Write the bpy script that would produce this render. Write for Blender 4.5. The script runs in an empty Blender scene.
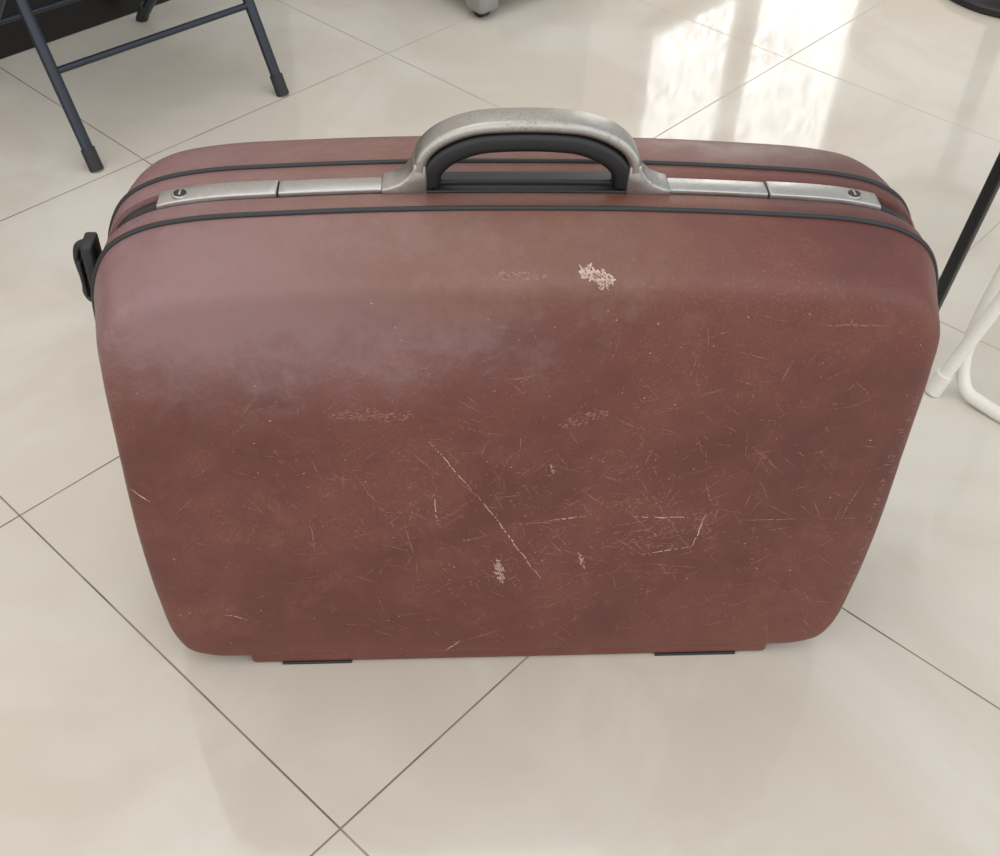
import bpy, bmesh, math, random
from mathutils import Vector, Matrix
from mathutils.bvhtree import BVHTree
random.seed(4)
sc=bpy.context.scene
try: sc.view_settings.view_transform='Standard'
except Exception: pass

# ------------------------------------------------------------ helpers
def lin(c):
    o=[]
    for v in c:
        v/=255.0
        o.append(v/12.92 if v<=.04045 else ((v+.055)/1.055)**2.4)
    return (*o,1.0)
def new_mat(name):
    m=bpy.data.materials.new(name);m.use_nodes=True
    nt=m.node_tree;b=nt.nodes['Principled BSDF']
    return m,nt,b
class N:
    def __init__(s,nt): s.nt=nt
    def node(s,t,**k):
        n=s.nt.nodes.new(t)
        for a,v in k.items(): setattr(n,a,v)
        return n
    def put(s,sock,v):
        if hasattr(v,'is_output'): s.nt.links.new(v,sock)
        else: sock.default_value=v
    def math(s,op,a,b=None,c=None,clamp=False):
        n=s.node('ShaderNodeMath',operation=op);n.use_clamp=clamp
        s.put(n.inputs[0],a)
        if b is not None: s.put(n.inputs[1],b)
        if c is not None: s.put(n.inputs[2],c)
        return n.outputs[0]
    def vm(s,op,a,b=None,out=0):
        n=s.node('ShaderNodeVectorMath',operation=op)
        s.put(n.inputs[0],a)
        if b is not None:
            s.put(n.inputs['Scale'] if op=='SCALE' else n.inputs[1],b)
        return n.outputs[out]
    def noise(s,vec,scale,detail=4,rough=.6,dist=0,out='Fac'):
        n=s.node('ShaderNodeTexNoise')
        s.put(n.inputs['Vector'],vec);n.inputs['Scale'].default_value=scale
        n.inputs['Detail'].default_value=detail;n.inputs['Roughness'].default_value=rough
        n.inputs['Distortion'].default_value=dist
        return n.outputs[out]
    def ramp(s,fac,lo,hi,a=0.,b=1.):
        n=s.node('ShaderNodeMapRange');n.interpolation_type='SMOOTHSTEP'
        s.put(n.inputs['Value'],fac)
        n.inputs['From Min'].default_value=lo;n.inputs['From Max'].default_value=hi
        n.inputs['To Min'].default_value=a;n.inputs['To Max'].default_value=b
        return n.outputs['Result']
    def mix(s,f,a,b,mode='MIX'):
        n=s.node('ShaderNodeMix',data_type='RGBA',blend_type=mode)
        s.put(n.inputs[0],f);s.put(n.inputs[6],a);s.put(n.inputs[7],b)
        return n.outputs[2]
    def coord(s): return s.node('ShaderNodeTexCoord').outputs['Object']
    def bump(s,hgt,strength,dist):
        n=s.node('ShaderNodeBump');s.put(n.inputs['Height'],hgt)
        n.inputs['Strength'].default_value=strength;n.inputs['Distance'].default_value=dist
        return n.outputs[0]

def simple(name,col,rough=.5,metal=0.,var=.15,scale=30.,bump=0.,spec=.5):
    m,nt,b=new_mat(name);n=N(nt);co=n.coord()
    f=n.noise(co,scale,3)
    c=lin(col);d=tuple(x*(1-var) for x in c[:3])+(1,)
    nt.links.new(n.mix(f,c,d),b.inputs['Base Color'])
    b.inputs['Roughness'].default_value=rough;b.inputs['Metallic'].default_value=metal
    b.inputs['Specular IOR Level'].default_value=spec
    if bump: nt.links.new(n.bump(n.noise(co,scale*12,2),bump,.001),b.inputs['Normal'])
    return m

def mesh_obj(name,verts,faces,mat,parent=None,smooth=True,angle=40,bevel=0,seg=2):
    me=bpy.data.meshes.new(name);me.from_pydata([tuple(v) for v in verts],[],faces);me.validate()
    bm=bmesh.new();bm.from_mesh(me);bmesh.ops.remove_doubles(bm,verts=bm.verts,dist=1e-6)
    bmesh.ops.recalc_face_normals(bm,faces=bm.faces)
    for f in bm.faces: f.smooth=smooth
    if smooth:
        a=math.radians(angle)
        for e in bm.edges:
            if len(e.link_faces)==2 and e.calc_face_angle(0)>a: e.smooth=False
    bm.to_mesh(me);bm.free()
    ob=bpy.data.objects.new(name,me);sc.collection.objects.link(ob);me.materials.append(mat)
    if bevel:
        for e in me.edges: e.use_edge_sharp=False
        m=ob.modifiers.new('bevel','BEVEL');m.width=bevel;m.segments=seg;m.limit_method='ANGLE';m.angle_limit=math.radians(35)
        m.harden_normals=False
    if parent: ob.parent=parent
    return ob

def box(name,lo,hi,mat,parent=None,bevel=.002):
    x0,y0,z0=lo;x1,y1,z1=hi
    v=[(x,y,z) for x in(x0,x1) for y in(y0,y1) for z in(z0,z1)]
    f=[(0,1,3,2),(4,6,7,5),(0,4,5,1),(2,3,7,6),(0,2,6,4),(1,5,7,3)]
    return mesh_obj(name,v,f,mat,parent,bevel=bevel)

def prism_y(name,poly,y0,y1,mat,parent=None,bevel=.0015):
    n=len(poly);v=[(x,y0,z) for x,z in poly]+[(x,y1,z) for x,z in poly]
    f=[tuple(range(n)),tuple(range(2*n-1,n-1,-1))]+[(i,(i+1)%n,n+(i+1)%n,n+i) for i in range(n)]
    return mesh_obj(name,v,f,mat,parent,bevel=bevel)

def cat(pts,n,closed=False):
    pts=[Vector(p) for p in pts];m=len(pts);out=[]
    rng=m if closed else m-1
    for i in range(rng):
        if closed: p0,p1,p2,p3=pts[i-1],pts[i],pts[(i+1)%m],pts[(i+2)%m]
        else:
            p1,p2=pts[i],pts[i+1]
            p0=pts[i-1] if i>0 else p1*2-p2
            p3=pts[i+2] if i+2<m else p2*2-p1
        t1=max((p1-p0).length,1e-9)**.5;t2=t1+max((p2-p1).length,1e-9)**.5;t3=t2+max((p3-p2).length,1e-9)**.5
        for k in range(n):
            t=t1+(t2-t1)*k/n
            A1=p0*((t1-t)/t1)+p1*(t/t1)
            A2=p1*((t2-t)/(t2-t1))+p2*((t-t1)/(t2-t1))
            A3=p2*((t3-t)/(t3-t2))+p3*((t-t2)/(t3-t2))
            B1=A1*((t2-t)/t2)+A2*(t/t2)
            B2=A2*((t3-t)/(t3-t1))+A3*((t-t1)/(t3-t1))
            out.append(B1*((t2-t)/(t2-t1))+B2*((t-t1)/(t2-t1)))
    if not closed: out.append(pts[-1])
    return out

def sweep(name,path,section,mat,parent=None,closed=False,up=Vector((0,1,0)),caps=True):
    P=[Vector(p) for p in path];n=len(P);k=0;V=[];Fc=[]
    for i in range(n):
        if closed: t=(P[(i+1)%n]-P[i-1])
        else: t=P[min(i+1,n-1)]-P[max(i-1,0)]
        t.normalize()
        s=up-t*up.dot(t)
        if s.length<1e-4: s=Vector((1,0,0))-t*t.x
        s.normalize();q=t.cross(s)
        sec=section(i/(n-1)) if callable(section) else section
        k=len(sec)
        for a,b in sec: V.append(P[i]+s*a+q*b)
    for i in range(n if closed else n-1):
        j=(i+1)%n
        for m_ in range(k):
            o=(m_+1)%k
            Fc.append((i*k+m_,i*k+o,j*k+o,j*k+m_))
    if not closed and caps:
        Fc.append(tuple(range(k-1,-1,-1)));Fc.append(tuple((n-1)*k+i for i in range(k)))
    return mesh_obj(name,V,Fc,mat,parent)
def circ(rad,n=16): return [(rad*math.cos(2*math.pi*i/n),rad*math.sin(2*math.pi*i/n)) for i in range(n)]
def tube(name,path,rad,mat,parent=None,smooth=6,closed=False,up=Vector((0,1,0.01)),n=16):
    p=cat(path,smooth,closed) if smooth>1 else path
    return sweep(name,p,circ(rad,n),mat,parent,closed,up)
def rrect(w,t,rd,n=4):
    o=[]
    for cx,cy,a0 in((w/2-rd,t/2-rd,0),(-w/2+rd,t/2-rd,90),(-w/2+rd,-t/2+rd,180),(w/2-rd,-t/2+rd,270)):
        for i in range(n+1):
            a=math.radians(a0+90*i/n);o.append((cx+rd*math.cos(a),cy+rd*math.sin(a)))
    return o
def cyl(name,p0,p1,rad,mat,parent=None,n=32,bevel=.0008):
    p0=Vector(p0);p1=Vector(p1)
    o=sweep(name,[p0,p1],circ(rad,n),mat,parent,up=Vector((0,1,.013)))
    if bevel:
        m=o.modifiers.new('bevel','BEVEL');m.width=bevel;m.segments=2;m.limit_method='ANGLE'
    return o
def empty(name,loc,rz=0,parent=None):
    e=bpy.data.objects.new(name,None);sc.collection.objects.link(e)
    e.location=loc;e.rotation_euler=(0,0,math.radians(rz));e.empty_display_size=.1
    return e

# ------------------------------------------------------------ materials
def leather(name):
    m,nt,b=new_mat(name);n=N(nt);co=n.coord()
    sep=n.node('ShaderNodeSeparateXYZ');nt.links.new(co,sep.inputs[0]);X,Y,Z=sep.outputs
    big=n.noise(co,5.5,4,.62,.3);mid=n.noise(co,18,8,.82,.2);fine=n.noise(co,420,3,.7)
    col=n.mix(n.ramp(big,.35,.66),lin((87,44,39)),lin((103,56,48)))
    col=n.mix(n.math('MULTIPLY',n.ramp(mid,.5,.70),.5),col,lin((122,77,67)))
    col=n.mix(n.math('MULTIPLY',n.ramp(mid,.5,.30),.5),col,lin((69,36,34)))
    # mauve sheen painted into the colour along the upper left ridge
    dx=n.math('MULTIPLY',n.math('ADD',X,.25),3.2);dz=n.math('MULTIPLY',n.math('SUBTRACT',Z,.492),9.0)
    d=n.math('SQRT',n.math('ADD',n.math('MULTIPLY',dx,dx),n.math('MULTIPLY',dz,dz)))
    d=n.math('ADD',d,n.math('MULTIPLY',n.math('SUBTRACT',mid,.5),1.9))
    col=n.mix(n.ramp(d,1.25,.1,0,.75),col,lin((142,114,117)))
    # tan discolouration along upper middle
    dx=n.math('MULTIPLY',n.math('ADD',X,.05),3.4);dz=n.math('MULTIPLY',n.math('SUBTRACT',Z,.54),13.0)
    d=n.math('SQRT',n.math('ADD',n.math('MULTIPLY',dx,dx),n.math('MULTIPLY',dz,dz)))
    d=n.math('ADD',d,n.math('MULTIPLY',n.math('SUBTRACT',mid,.5),1.6))
    col=n.mix(n.ramp(d,1.1,.3,0,.55),col,lin((120,84,68)))
    # rusty lower edge
    col=n.mix(n.ramp(n.math('ADD',Z,n.math('MULTIPLY',mid,.12)),.14,.05,0,.4),col,lin((114,64,49)))
    sp=n.math('MULTIPLY',n.ramp(fine,.54,.70),n.ramp(big,.38,.62))
    col=n.mix(n.math('MULTIPLY',sp,.28),col,lin((155,118,107)))
    nt.links.new(col,b.inputs['Base Color']);nt.links.new(n.ramp(mid,.25,.75,.34,.52),b.inputs['Roughness'])
    b.inputs['Specular IOR Level'].default_value=.5
    nt.links.new(n.bump(fine,.3,.0006),b.inputs['Normal'])
    return m
M_lea=leather('maroon_leather')
M_scr=simple('scratch_exposed_pale',(208,180,166),.6,var=.4,scale=300)
M_scr2=simple('scratch_faint',(160,118,107),.6,var=.5,scale=200)
M_rub=simple('black_rubber',(38,40,44),.5,var=.3)
M_blk=simple('black_plastic',(26,27,30),.42,var=.3)
def metal(name,base,rust):
    m,nt,b=new_mat(name);n=N(nt);co=n.coord()
    f=n.noise(co,180,4,.7);g=n.noise(co,26,4,.65)
    col=n.mix(f,lin(base),lin(tuple(x*.84 for x in base)))
    sp=n.math('MULTIPLY',n.ramp(n.noise(co,420,4,.8),.55,.63),n.ramp(g,.44,.60))
    col=n.mix(n.math('MULTIPLY',sp,rust),col,lin((104,90,76)))
    nt.links.new(col,b.inputs['Base Color'])
    nt.links.new(n.math('SUBTRACT',.88,n.math('MULTIPLY',sp,.5)),b.inputs['Metallic'])
    nt.links.new(n.ramp(g,.3,.7,.28,.42),b.inputs['Roughness'])
    return m
M_alu=metal('brushed_aluminium',(194,193,190),.3)
M_cast=metal('worn_cast_metal',(184,182,177),.75)

# ------------------------------------------------------------ suitcase
case=empty('hard_shell_suitcase',(0.0218,0.7520,0),4.876)
half=[(0,.006),(.15,.006),(.29,.006),(.335,.009),(.364,.022),(.382,.052),(.391,.12),(.3945,.20),(.394,.28),(.391,.36),(.388,.42),(.382,.470),(.363,.506),(.334,.525),(.29,.536),(.2,.543),(.1,.547),(0,.548)]
ctrl=[Vector((x,0,z)) for x,z in half]+[Vector((-x,0,z)) for x,z in reversed(half[1:-1])]
OUT=cat(ctrl,8,True)
no=len(OUT)
NRM=[]
for i in range(no):
    t=(OUT[(i+1)%no]-OUT[i-1]).normalized();nn=Vector((t.z,0,-t.x))
    NRM.append(nn)
ctr=Vector((0,0,.27))
if NRM[0].dot(OUT[0]-ctr)<0: NRM=[-q for q in NRM]
def ztop(x,dz=0):
    for i in range(no):
        a,b=OUT[i],OUT[(i+1)%no]
        if a.z>.4 and b.z>.4 and min(a.x,b.x)<=x<=max(a.x,b.x) and abs(a.x-b.x)>1e-9:
            u=(x-a.x)/(b.x-a.x);return a.z+(b.z-a.z)*u+dz
    return .5
def ringloft(name,prof,mat,cap=None,fac=None,lean=0):
    V=[];Fc=[]
    def pos(i,d,y,s_=1.0):
        f=fac(NRM[i].z) if fac else 1.0
        q=OUT[i]-NRM[i]*(d*f)
        if s_!=1.0: q=ctr+(q-ctr)*s_
        k=max(0,(.30-q.z)/.30)
        return Vector((q.x,y-lean*k*max(0,(.075-y)/.075) if lean>0 else y,q.z))
    for d,y in prof:
        for i in range(no): V.append(pos(i,d,y))
    k=len(prof)
    for j in range(k-1):
        for i in range(no):
            a=j*no+i;b=j*no+(i+1)%no;Fc.append((a,b,b+no,a+no))
    if cap is not None:
        d0,y0=prof[-1];prev=(k-1)*no
        for s_ in (.92,.82,.7,.56,.42,.28,.14):
            off=len(V)
            for i in range(no): V.append(pos(i,d0,y0+(cap-y0)*(1-s_*s_),s_))
            for i in range(no):
                a=prev+i;b=prev+(i+1)%no;Fc.append((a,b,off+(i+1)%no,off+i))
            prev=off
        V.append(Vector((ctr.x,cap,ctr.z)));c_=len(V)-1
        for i in range(no): Fc.append((prev+i,prev+(i+1)%no,c_))
    return mesh_obj(name,V,Fc,mat,case,angle=50)
MID=.1125
YP=.0725
front=[(.004,YP+.001),(.0005,YP-.0015),(.0015,.066),(.007,.050),(.0125,.033),(.0170,.0195),(.0200,.0120),(.0240,.0064),(.0300,.0028),(.040,.0010),(.058,0)]
fac=lambda nz:(.64+.48*nz) if nz>0 else (.64+.30*nz)
sf=ringloft('shell_front',front,M_lea,-.0035,fac,.016)
back=[(.004,.0775),(.0005,.075),(.001,.062),(.003,.045),(.006,.028),(.010,.014),(.016,.003),(.024,-.004),(.036,-.008),(.052,-.010)]
ringloft('shell_back',[(d,2*MID-y) for d,y in back],M_lea,2*MID+.012,lambda nz:1.0)
ringloft('frame_band_front',[(.005,YP),(.0005,YP+.001),(-.0005,YP+.004),(-.0005,.095),(.001,.099),(.007,.1005)],M_lea)
ringloft('frame_band_back',[(.005,2*MID-.0765),(.0005,2*MID-.0775),(-.0005,2*MID-.081),(-.0005,.128),(.001,.1245),(.007,.1235)],M_lea)
ringloft('center_gasket',[(.006,.099),(.0055,.101),(.0035,.103),(.0035,.119),(.0055,.1215),(.007,.125)],M_blk)
for nm,y in(('piping_front',YP),('piping_back',2*MID-.0765)):
    sweep(nm,[OUT[i]+NRM[i]*.0002+Vector((0,y,0)) for i in range(no)],circ(.0026,10),M_rub,case,closed=True)
def plate(name,x0,x1,y0,y1,t,mat,n=14,base=.006):
    poly=[(x0+(x1-x0)*i/n,ztop(x0+(x1-x0)*i/n,t)) for i in range(n+1)]
    poly+=[(x,z-t-base) for x,z in reversed(poly)]
    return prism_y(name,poly,y0,y1,mat,case,bevel=.0012)
RY0,RY1=.1005,.1205
YC=.1105
plate('lock_plate_left',-.322,-.2175,RY0-.001,RY1+.001,.0035,M_alu)
plate('rail_left',-.2162,-.118,RY0,RY1,.003,M_alu)
plate('lock_plate_right',.2175,.322,RY0-.001,RY1+.001,.0035,M_alu)
plate('rail_right',.118,.2162,RY0,RY1,.003,M_alu)
plate('handle_bed',-.092,.092,.097,.129,.002,M_blk)
plate('handle_bed_rib',-.085,.085,.108,.114,.005,M_blk)
for nm,x in(('left',-.302),('right',.298)):
    z=ztop(x,.003)
    cyl('lock_ring_'+nm,(x,YC,z),(x,YC,z+.0018),.0078,M_cast,case)
    cyl('lock_core_'+nm,(x,YC,z+.0005),(x,YC,z+.0024),.0058,M_blk,case)
    box('keyway_'+nm,(x-.0009,YC-.004,z+.001),(x+.0009,YC+.004,z+.0028),M_alu,case,.0002)
H=.548
for sg,nm in((-1,'left'),(1,'right')):
    poly=[(.127,ztop(.127)-.002),(.127,H+.0030),(.120,H+.0045),(.111,H+.0085),(.104,H+.0145),(.0995,H+.022),(.0985,H+.027),(.088,H+.027),(.087,H+.012),(.087,H-.004)]
    prism_y('handle_foot_'+nm,[(sg*x,z) for x,z in poly],.0965,.1245,M_cast,case,.002)
    prism_y('handle_foot_inset_'+nm,[(sg*x,z) for x,z in [(.0875,H-.002),(.0875,H+.016),(.083,H+.016),(.083,H-.002)]],.099,.122,M_blk,case,.001)
hp=[(-.0935,.020),(-.0915,.030),(-.083,.042),(-.067,.0525),(-.047,.0592),(-.024,.0618),(0,.0625)]
hp=hp+[(-x,z) for x,z in reversed(hp[:-1])]
sweep('handle_grip',cat([(x,YC,H+z) for x,z in hp],6),rrect(.029,.0105,.0042),M_cast,case)
ip=[(-.0855,.004),(-.0825,.018),(-.0735,.029),(-.060,.0375),(-.043,.0435),(-.022,.0458),(0,.0465)]
ip=ip+[(-x,z) for x,z in reversed(ip[:-1])]
sweep('handle_pad',cat([(x,YC,H+z) for x,z in ip],6),rrect(.0245,.019,.006),M_blk,case)
# base strip, feet
box('base_strip',(-.290,-.013,.001),(.298,.216,.020),M_lea,case,.005)
for nm,x0,x1 in(('left',-.256,-.178),('right',.168,.262)):
    box('foot_%s_front'%nm,(x0,-.0145,0),(x1,.012,.0035),M_blk,case,.0012)
    box('foot_%s_back'%nm,(x0,.195,0),(x1,.217,.0035),M_blk,case,.0012)
# side strap bracket on the left
box('strap_mount',(-.397,.098,.434),(-.385,.124,.490),M_blk,case,.003)
box('strap_tab',(-.405,.102,.430),(-.400,.120,.470),M_blk,case,.002)
tube('strap_hook',[(-.393,.111,.487),(-.401,.111,.483),(-.405,.111,.470),(-.4035,.111,.443),(-.4045,.110,.431),(-.400,.108,.425),(-.391,.108,.428)],.0035,M_blk,case)

# scratches : thin slivers lying on the leather
me=sf.data
bvh=BVHTree.FromPolygons([v.co.copy() for v in me.vertices],[tuple(p.vertices) for p in me.polygons])
def hit(x,z):
    h=bvh.ray_cast(Vector((x,-.5,z)),Vector((0,1,0)))
    return h[0],h[1]
class Marks:
    def __init__(s): s.V=[];s.F=[]
    def sliver(s,p,q,w,jit=.0006,gap=.25):
        p=Vector((p[0],0,p[1]));q=Vector((q[0],0,q[1]));L=(q-p).length
        n=max(3,int(L/.0022));d=(q-p).normalized();s_=Vector((-d.z,0,d.x));prev=None;off=0
        for i in range(n+1):
            u=i/n;off=off*.8+random.uniform(-jit,jit)
            c=p+(q-p)*u+s_*off
            ww=w*(.25+.75*math.sin(math.pi*min(max(u,.04),.96)))*random.uniform(.5,1.15)
            a,na=hit((c+s_*ww*.5).x,(c+s_*ww*.5).z);b,nb=hit((c-s_*ww*.5).x,(c-s_*ww*.5).z)
            if a is None or b is None: prev=None;continue
            e=.00018
            if na.y>0: na=-na
            if nb.y>0: nb=-nb
            k=len(s.V);s.V+= [a+na*e,b+nb*e]
            if prev is not None and random.random()>gap: s.F.append((prev,prev+1,k+1,k))
            prev=k
    def blob(s,c,rx,rz,ang,count,size):
        for _ in range(count):
            r_=random.random()**.6;t=random.uniform(0,2*math.pi)
            x=r_*rx*math.cos(t);z=r_*rz*math.sin(t)
            X=c[0]+x*math.cos(ang)-z*math.sin(ang);Z=c[1]+x*math.sin(ang)+z*math.cos(ang)
            l=size*random.uniform(.5,1.6);a=ang+random.gauss(0,.5)
            s.sliver((X-l*math.cos(a),Z-l*math.sin(a)),(X+l*math.cos(a),Z+l*math.sin(a)),size*random.uniform(.4,.9),size*.15,.1)
    def build(s,nm,mat): return mesh_obj(nm,s.V,s.F,mat,case,smooth=False)
A=Marks();Bm=Marks()
SCR=[(-0.087,0.341,-0.043,0.271,.0009,0),(-0.043,0.271,0.028,0.144,.0011,0),(0.033,0.232,0.068,0.238,.0012,0),
(0.116,0.235,0.176,0.232,.0012,0),(0.097,0.208,0.131,0.18,.0010,1),(0.131,0.18,0.183,0.19,.0011,0),(0.183,0.19,0.191,0.236,.0014,0),
(-0.017,0.226,0.043,0.232,.0010,1),(-0.159,0.374,-0.118,0.378,.0014,1),(-0.011,0.416,0.011,0.425,.0010,1),
(0.231,0.413,0.239,0.437,.0010,1),(0.228,0.228,0.296,0.226,.0011,1),(0.253,0.477,0.315,0.476,.0012,1),(-0.073,0.021,-0.056,0.039,.0015,0),
(-0.056,0.039,-0.011,0.057,.0010,1),(-0.083,0.272,-0.081,0.227,.0009,0),(-0.113,0.228,-0.104,0.181,.0010,1),(-0.309,0.094,-0.284,0.084,.0011,0),
(0.183,0.281,0.195,0.251,.0011,1),(0.133,0.166,0.199,0.156,.0010,1),(-0.374,0.278,-0.358,0.263,.0012,0),
(-0.207,0.23,-0.205,0.192,.0010,1),(0.345,0.28,0.33,0.22,.0010,1),(0.10,0.255,0.135,0.215,.0010,1),(.06,.275,.09,.25,.0010,1),(-.06,.36,-.02,.35,.0010,1),
(.11,.30,.19,.17,.0008,1),(.22,.33,.26,.29,.0008,1),(-.16,.30,-.11,.20,.0008,1),(.02,.20,.10,.165,.0008,1)]
for x0,z0,x1,z1,w,k in SCR: (A if k==0 else Bm).sliver((x0,z0),(x1,z1),w*1.1)
A.blob((.054,.523),.0155,.0032,-.15,110,.0021);A.blob((.060,.518),.005,.005,-.9,28,.0016)
A.blob((-.016,.157),.019,.0044,-1.35,85,.0017);A.blob((.069,.172),.014,.0026,-1.3,42,.0014)
Bm.blob((-.012,.523),.024,.0022,0,60,.0016);A.blob((.030,.304),.006,.0015,-1.2,12,.0012)
Bm.blob((.055,.370),.026,.008,.35,100,.0015);Bm.blob((-.14,.376),.040,.009,0,140,.0015);Bm.blob((.15,.21),.06,.03,.3,150,.0015)
Bm.blob((-.10,.25),.03,.04,.3,60,.0014);Bm.blob((.19,.225),.010,.022,.1,60,.0014);Bm.blob((-.02,.15),.03,.03,.1,50,.0014)
for z in [i*.012 for i in range(8,33)]:
    Bm.blob((.366+random.uniform(-.004,.006),z),.004,.007,0,6,.0017)
for _ in range(700):
    x=random.gauss(.07,.17);z=random.gauss(.23,.115)
    if abs(x)>.35 or not .03<z<.50: continue
    a=random.choice([random.gauss(-.8,.35),random.gauss(.4,.4),random.uniform(-1.6,1.6)]);l=random.uniform(.004,.034)
    Bm.sliver((x,z),(x+l*math.cos(a),z+l*math.sin(a)),random.uniform(.0005,.0009),.0004,.3)
for _ in range(460):
    x=random.uniform(-.36,.36);z=random.uniform(.02,.51);l=random.uniform(.0006,.0022)
    (A if random.random()<.2 else Bm).sliver((x,z),(x+l,z+random.uniform(-l,l)),random.uniform(.0006,.0012),.0002,0)
A.build('scratches_deep',M_scr);Bm.build('scratches_faint',M_scr2)

# ------------------------------------------------------------ room (tile-aligned)
TA=49.474;T0=Vector((-.1409,.5264,0))
def tile_mat():
    m,nt,b=new_mat('polished_porcelain_tile');n=N(nt);co=n.coord()
    sc_=n.vm('SCALE',co,1/.6)
    sep=n.node('ShaderNodeSeparateXYZ');nt.links.new(sc_,sep.inputs[0])
    def dist(s_):
        f=n.math('FRACT',n.math('ADD',s_,100.5));return n.math('MULTIPLY',n.math('ABSOLUTE',n.math('SUBTRACT',f,.5)),.6)
    du,dv=dist(sep.outputs[0]),dist(sep.outputs[1])
    d=n.math('MINIMUM',du,dv)
    g=n.ramp(d,.0015,.0008)
    fl=n.vm('FLOOR',sc_)
    wn=n.node('ShaderNodeTexWhiteNoise');wn.noise_dimensions='3D';nt.links.new(fl,wn.inputs['Vector'])
    cl=n.noise(co,3.0,4,.6,.8)
    col=n.mix(n.ramp(cl,.35,.68),lin((200,192,180)),lin((210,205,195)))
    col=n.mix(n.math('MULTIPLY',wn.outputs['Value'],.2),col,lin((195,187,174)))
    gc=n.mix(n.ramp(n.noise(co,5,3),.35,.65),lin((104,92,80)),lin((150,140,126)))
    gc=n.mix(n.ramp(sep.outputs[0],1.2,2.6,0,.7),gc,lin((190,182,170)))
    col=n.mix(g,col,gc)
    nt.links.new(col,b.inputs['Base Color'])
    nt.links.new(n.mix(g,n.ramp(cl,.3,.7,.05,.09),(.8,.8,.8,1)),b.inputs['Roughness'])
    b.inputs['IOR'].default_value=1.5
    hgt=n.math('ADD',n.math('SUBTRACT',1.0,g),n.math('MULTIPLY',n.noise(co,7,1),.22))
    nt.links.new(n.bump(hgt,.3,.0008),b.inputs['Normal'])
    return m
def room_mesh(name,lo,hi,mat,bevel=0):
    o=box(name,lo,hi,mat,None,bevel);o.location=T0;o.rotation_euler=(0,0,math.radians(TA));return o
room_mesh('floor',(-3.5,-4.5,-.05),(8,1.74,0),tile_mat())
M_wall=simple('painted_wall',(208,199,191),.7,var=.05,scale=4,bump=.05)
M_base=simple('black_plinth',(22,20,20),.3,var=.3)
WY=1.73
room_mesh('wall_left',(-3.5,WY,0),(8,WY+.12,3.0),M_wall)
room_mesh('baseboard_left',(-3.5,WY-.018,0),(1.35,WY+.001,.50),M_base,.003)
room_mesh('baseboard_left.001',(1.35,WY-.014,0),(8,WY+.001,.10),M_wall,.003)
def glass():
    m,nt,b=new_mat('frosted_daylit_glass');n=N(nt);co=n.coord()
    f=n.noise(co,22,5,.85,.4)
    e=n.ramp(f,.44,.56,.9,5.6)
    b.inputs['Base Color'].default_value=(.7,.75,.75,1)
    b.inputs['Emission Color'].default_value=(1,.99,.96,1)
    nt.links.new(e,b.inputs['Emission Strength']);b.inputs['Roughness'].default_value=.2
    return m
M_gl=glass();M_fr=simple('white_window_frame',(225,222,215),.4)
def window(name,x0,x1,z0,z1):
    e=empty(name,T0,TA)
    box('pane',(x0,WY-.012,z0),(x1,WY-.006,z1),M_gl,e,0)
    w=.05
    box('sill',(x0-w,WY-.04,z0-w),(x1+w,WY-.001,z0),M_fr,e,.004)
    box('head',(x0-w,WY-.03,z1),(x1+w,WY-.001,z1+w),M_fr,e,.004)
    box('jamb_a',(x0-w,WY-.03,z0),(x0,WY-.001,z1),M_fr,e,.004)
    box('jamb_b',(x1,WY-.03,z0),(x1+w,WY-.001,z1),M_fr,e,.004)
    return e
window('window_1',2.95,3.5,.70,1.9)
window('window_2',3.68,4.6,.70,1.9)

# ------------------------------------------------------------ folding chairs etc.
M_steel=simple('dark_painted_steel',(50,56,66),.32,metal=.4,var=.2)
def folding_chair(name,f1,f2,nd,mat,rad=.0125,seatmat=None):
    e=empty(name,(0,0,0));f1=Vector(f1);f2=Vector(f2);nd=Vector(nd).normalized();Z=Vector((0,0,1))
    D=.465;u=(f2-f1).normalized()
    for i,f in((1,f1),(2,f2)):
        cyl('front_leg_%d'%i,f+Z*.02+nd*.01,f+nd*(.5*.74)+Z*.74,rad,mat,e)
        cyl('front_foot_cap_%d'%i,f+Z*.0,f+nd*.018+Z*.036,rad*1.22,M_rub,e)
    t1,t2=f1+nd*(.5*.74)+Z*.74,f2+nd*(.5*.74)+Z*.74
    tube('back_bow',[t1,t1+nd*.035+Z*.07,t1+nd*.055+Z*.105+u*.03,t2+nd*.055+Z*.105-u*.03,t2+nd*.035+Z*.07,t2],rad,mat,e,up=nd)
    cyl('front_cross_bar',f1+nd*.078+Z*.155,f2+nd*.078+Z*.155,rad*.6,mat,e)
    g1,g2=f1+nd*D+u*.02,f2+nd*D-u*.02
    for i,g in((1,g1),(2,g2)):
        cyl('rear_leg_%d'%i,g+Z*.02-nd*.018,g-nd*.40+Z*.43,rad,mat,e)
        cyl('rear_foot_cap_%d'%i,g,g-nd*.03+Z*.04,rad*1.22,M_rub,e)
    cyl('rear_cross_bar',g1-nd*.14+Z*.15,g2-nd*.14+Z*.15,rad*.6,mat,e)
    def slab(nm,c,du,dn,dz,nvec,mm):
        vv=[];w=nvec
        k=w.cross(u)
        for a in(-1,1):
            for b_ in(-1,1):
                for c_ in(-1,1): vv.append(c+u*(a*du)+w*(b_*dn)+k*(c_*dz))
        mesh_obj(nm,vv,[(0,1,3,2),(4,6,7,5),(0,4,5,1),(2,3,7,6),(0,2,6,4),(1,5,7,3)],mm,e,bevel=.008,seg=3)
    mid=(f1+f2)/2
    slab('seat',mid+nd*.235+Z*.45,.19,.19,.014,nd,seatmat or mat)
    slab('back_panel',mid+nd*.385+Z*.755,.19,.07,.008,(nd*.45+Z).normalized(),seatmat or mat)
    return e
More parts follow.
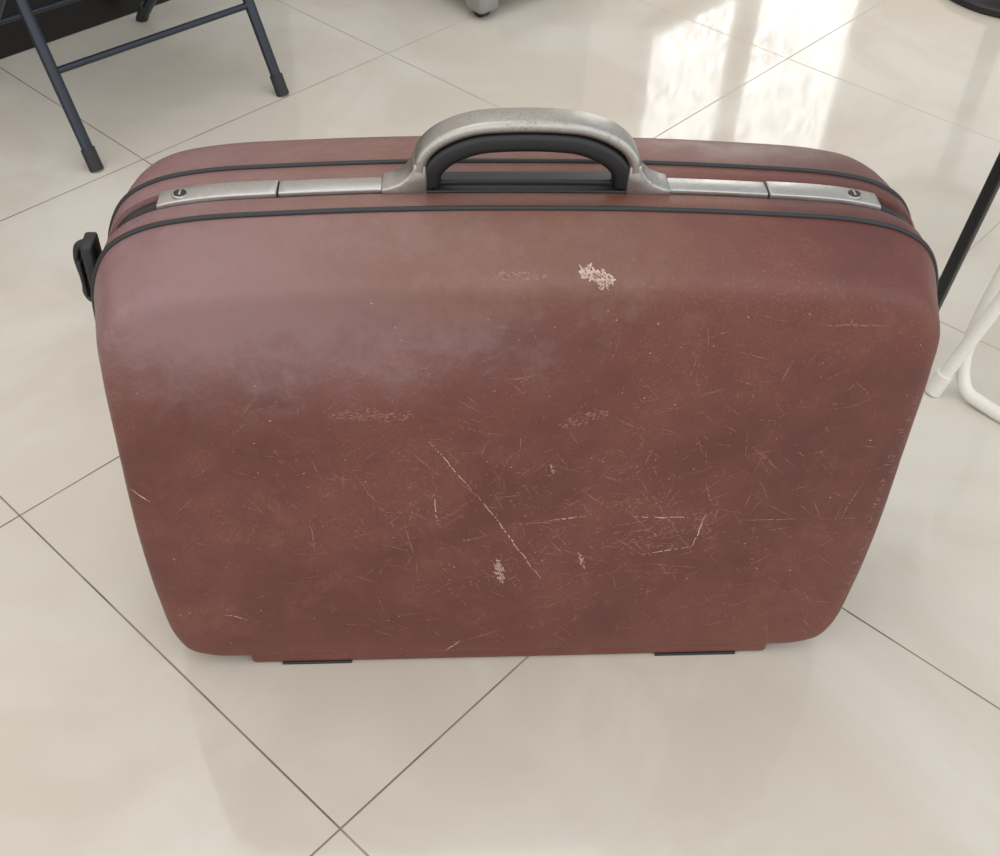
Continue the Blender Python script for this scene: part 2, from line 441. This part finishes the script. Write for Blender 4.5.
folding_chair('folding_chair',(-.733,1.719,0),(-.456,2.021,0),(-.737,.676,0),M_steel,.0103,M_blk)

tb=empty('black_side_table',(0,0,0))
ft=[(.627,1.342),(.977,.992),(1.327,1.342),(.977,1.692)]
cx,cy=.977,1.342
TP=[]
for i,(x,y) in enumerate(ft):
    dx,dy=(cx-x)*.15,(cy-y)*.15
    TP.append(Vector((x+dx,y+dy,.69)))
    sweep('leg_%d'%(i+1),[Vector((x,y,.0)),Vector((x+dx,y+dy,.69))],rrect(.017,.017,.003),M_blk,tb,up=Vector((.7,.7,0)))
for i in range(4):
    a=TP[i]-Vector((0,0,.03));b_=TP[(i+1)%4]-Vector((0,0,.03))
    sweep('apron_%d'%(i+1),[a+(b_-a)*.02,a+(b_-a)*.98],rrect(.04,.015,.003),M_blk,tb,up=Vector((0,0,1)))
mesh_obj('top',[(.627,1.342,.69),(.977,.992,.69),(1.327,1.342,.69),(.977,1.692,.69),(.627,1.342,.71),(.977,.992,.71),(1.327,1.342,.71),(.977,1.692,.71)],
 [(3,2,1,0),(4,5,6,7),(0,1,5,4),(1,2,6,5),(2,3,7,6),(3,0,4,7)],M_blk,tb,bevel=.004)

M_wht=simple('white_painted_steel',(232,230,222),.35,var=.06)
wc=empty('white_tubular_chair',(0,0,0))
R=.0098
cyl('leg_front_cap',(.627,1.235,0),(.636,1.237,.035),.0125,M_wht,wc)
tube('leg_front',[(.632,1.236,.02),(.70,1.25,.25),(.76,1.265,.45)],R,M_wht,wc,up=Vector((0,1,0)))
tube('base_bow',[(.76,1.37,.45),(.71,1.32,.25),(.668,1.27,.09),(.661,1.245,.045),(.668,1.222,.018),(.69,1.20,.0108),(.78,1.115,.0105),(.95,.965,.0105),(1.0,.94,.02),(1.03,.945,.06),(1.06,1.0,.20),(1.10,1.08,.45)],R,M_wht,wc,up=Vector((0.3,.2,1)))
cyl('leg_rear_cap',(.99,1.40,0),(.99,1.40,.035),.0125,M_wht,wc)
tube('leg_rear',[(.99,1.40,.02),(1.02,1.30,.25),(1.05,1.22,.45)],R,M_wht,wc,up=Vector((0,1,0)))
mesh_obj('seat',[(.74,1.26,.45),(1.02,1.06,.45),(1.20,1.33,.45),(.92,1.53,.45),(.74,1.26,.475),(1.02,1.06,.475),(1.20,1.33,.475),(.92,1.53,.475)],
 [(3,2,1,0),(4,5,6,7),(0,1,5,4),(1,2,6,5),(2,3,7,6),(3,0,4,7)],M_wht,wc,bevel=.01)

bs=empty('round_base_stool',(1.165,2.70,0))
def lathe(name,prof,mat,parent,n=48):
    V=[];Fc=[]
    for rr,z in prof:
        for i in range(n):
            a=2*math.pi*i/n;V.append((rr*math.cos(a),rr*math.sin(a),z))
    for j in range(len(prof)-1):
        for i in range(n):
            a=j*n+i;b_=j*n+(i+1)%n;Fc.append((a,b_,b_+n,a+n))
    Fc.append(tuple(range(n-1,-1,-1)));k=(len(prof)-1)*n;Fc.append(tuple(k+i for i in range(n)))
    return mesh_obj(name,V,Fc,mat,parent)
lathe('base',[(.175,0),(.180,.005),(.180,.016),(.172,.024),(.11,.034),(.05,.042),(.03,.055)],M_blk,bs)
lathe('column',[(.025,.04),(.025,.60)],M_steel,bs)
lathe('seat',[(.10,.60),(.17,.61),(.18,.63),(.175,.66),(.15,.675)],M_blk,bs)

tr=empty('wheeled_trolley',(-.085,2.42,0),45)
M_gry=simple('grey_plastic',(150,150,146),.45,var=.3)
def caster(x,y):
    cyl('caster_wheel',(x-.012,y,.019),(x+.012,y,.019),.019,M_blk,tr,bevel=.003)
    box('caster_fork',(x-.028,y-.028,.016),(x+.028,y+.028,.058),M_gry,tr,.008)
for x in(0,.35):
    for y in(0,.35): caster(x,y)
box('deck',(-.03,-.03,.058),(.38,.38,.10),M_gry,tr,.01)
box('cabinet_body',(-.01,-.01,.10),(.36,.36,.6),M_gry,tr,.01)

# ------------------------------------------------------------ light
w=bpy.data.worlds.new('world');sc.world=w;w.use_nodes=True
nt=w.node_tree;bg=nt.nodes['Background'];n=N(nt)
tc=n.node('ShaderNodeTexCoord').outputs['Generated']
sp=n.node('ShaderNodeSeparateXYZ');nt.links.new(tc,sp.inputs[0])
side=n.ramp(sp.outputs[0],-.8,.9)
col=n.mix(side,(1,.95,.90,1),(.95,.98,1,1))
nt.links.new(col,bg.inputs[0])
# world graded brighter behind the camera, an added fill from that side
nt.links.new(n.ramp(sp.outputs[1],.55,-.6,.68,1.62),bg.inputs[1])
def area(name,loc,target,size,power,col):
    l=bpy.data.lights.new(name,'AREA');l.shape='RECTANGLE';l.size=size[0];l.size_y=size[1];l.energy=power;l.color=col
    o=bpy.data.objects.new(name,l);sc.collection.objects.link(o);o.location=loc
    o.rotation_euler=(Vector(target)-Vector(loc)).to_track_quat('-Z','Y').to_euler();return o
area('overhead_fill',(-.9,1.9,2.8),(-.3,.9,0),(2.4,2.4),24,(.95,.97,1))  # added overhead area light, gives the ridge its sheen and lifts the floor

# ------------------------------------------------------------ camera
cam=bpy.data.cameras.new('camera');co_=bpy.data.objects.new('camera',cam);sc.collection.objects.link(co_)
cam.sensor_fit='HORIZONTAL';cam.sensor_width=36;cam.lens=36*1.12587;cam.clip_start=.01
th=math.radians(44.2034);r=math.radians(2.792)
r0=Vector((1,0,0));d0=Vector((0,-math.sin(th),-math.cos(th)));fw=Vector((0,math.cos(th),-math.sin(th)))
right=r0*math.cos(r)-d0*math.sin(r);up=-(r0*math.sin(r)+d0*math.cos(r))
m=Matrix((right,up,-fw)).transposed().to_4x4();m.translation=Vector((0,0,1.0854))
co_.matrix_world=m;sc.camera=co_
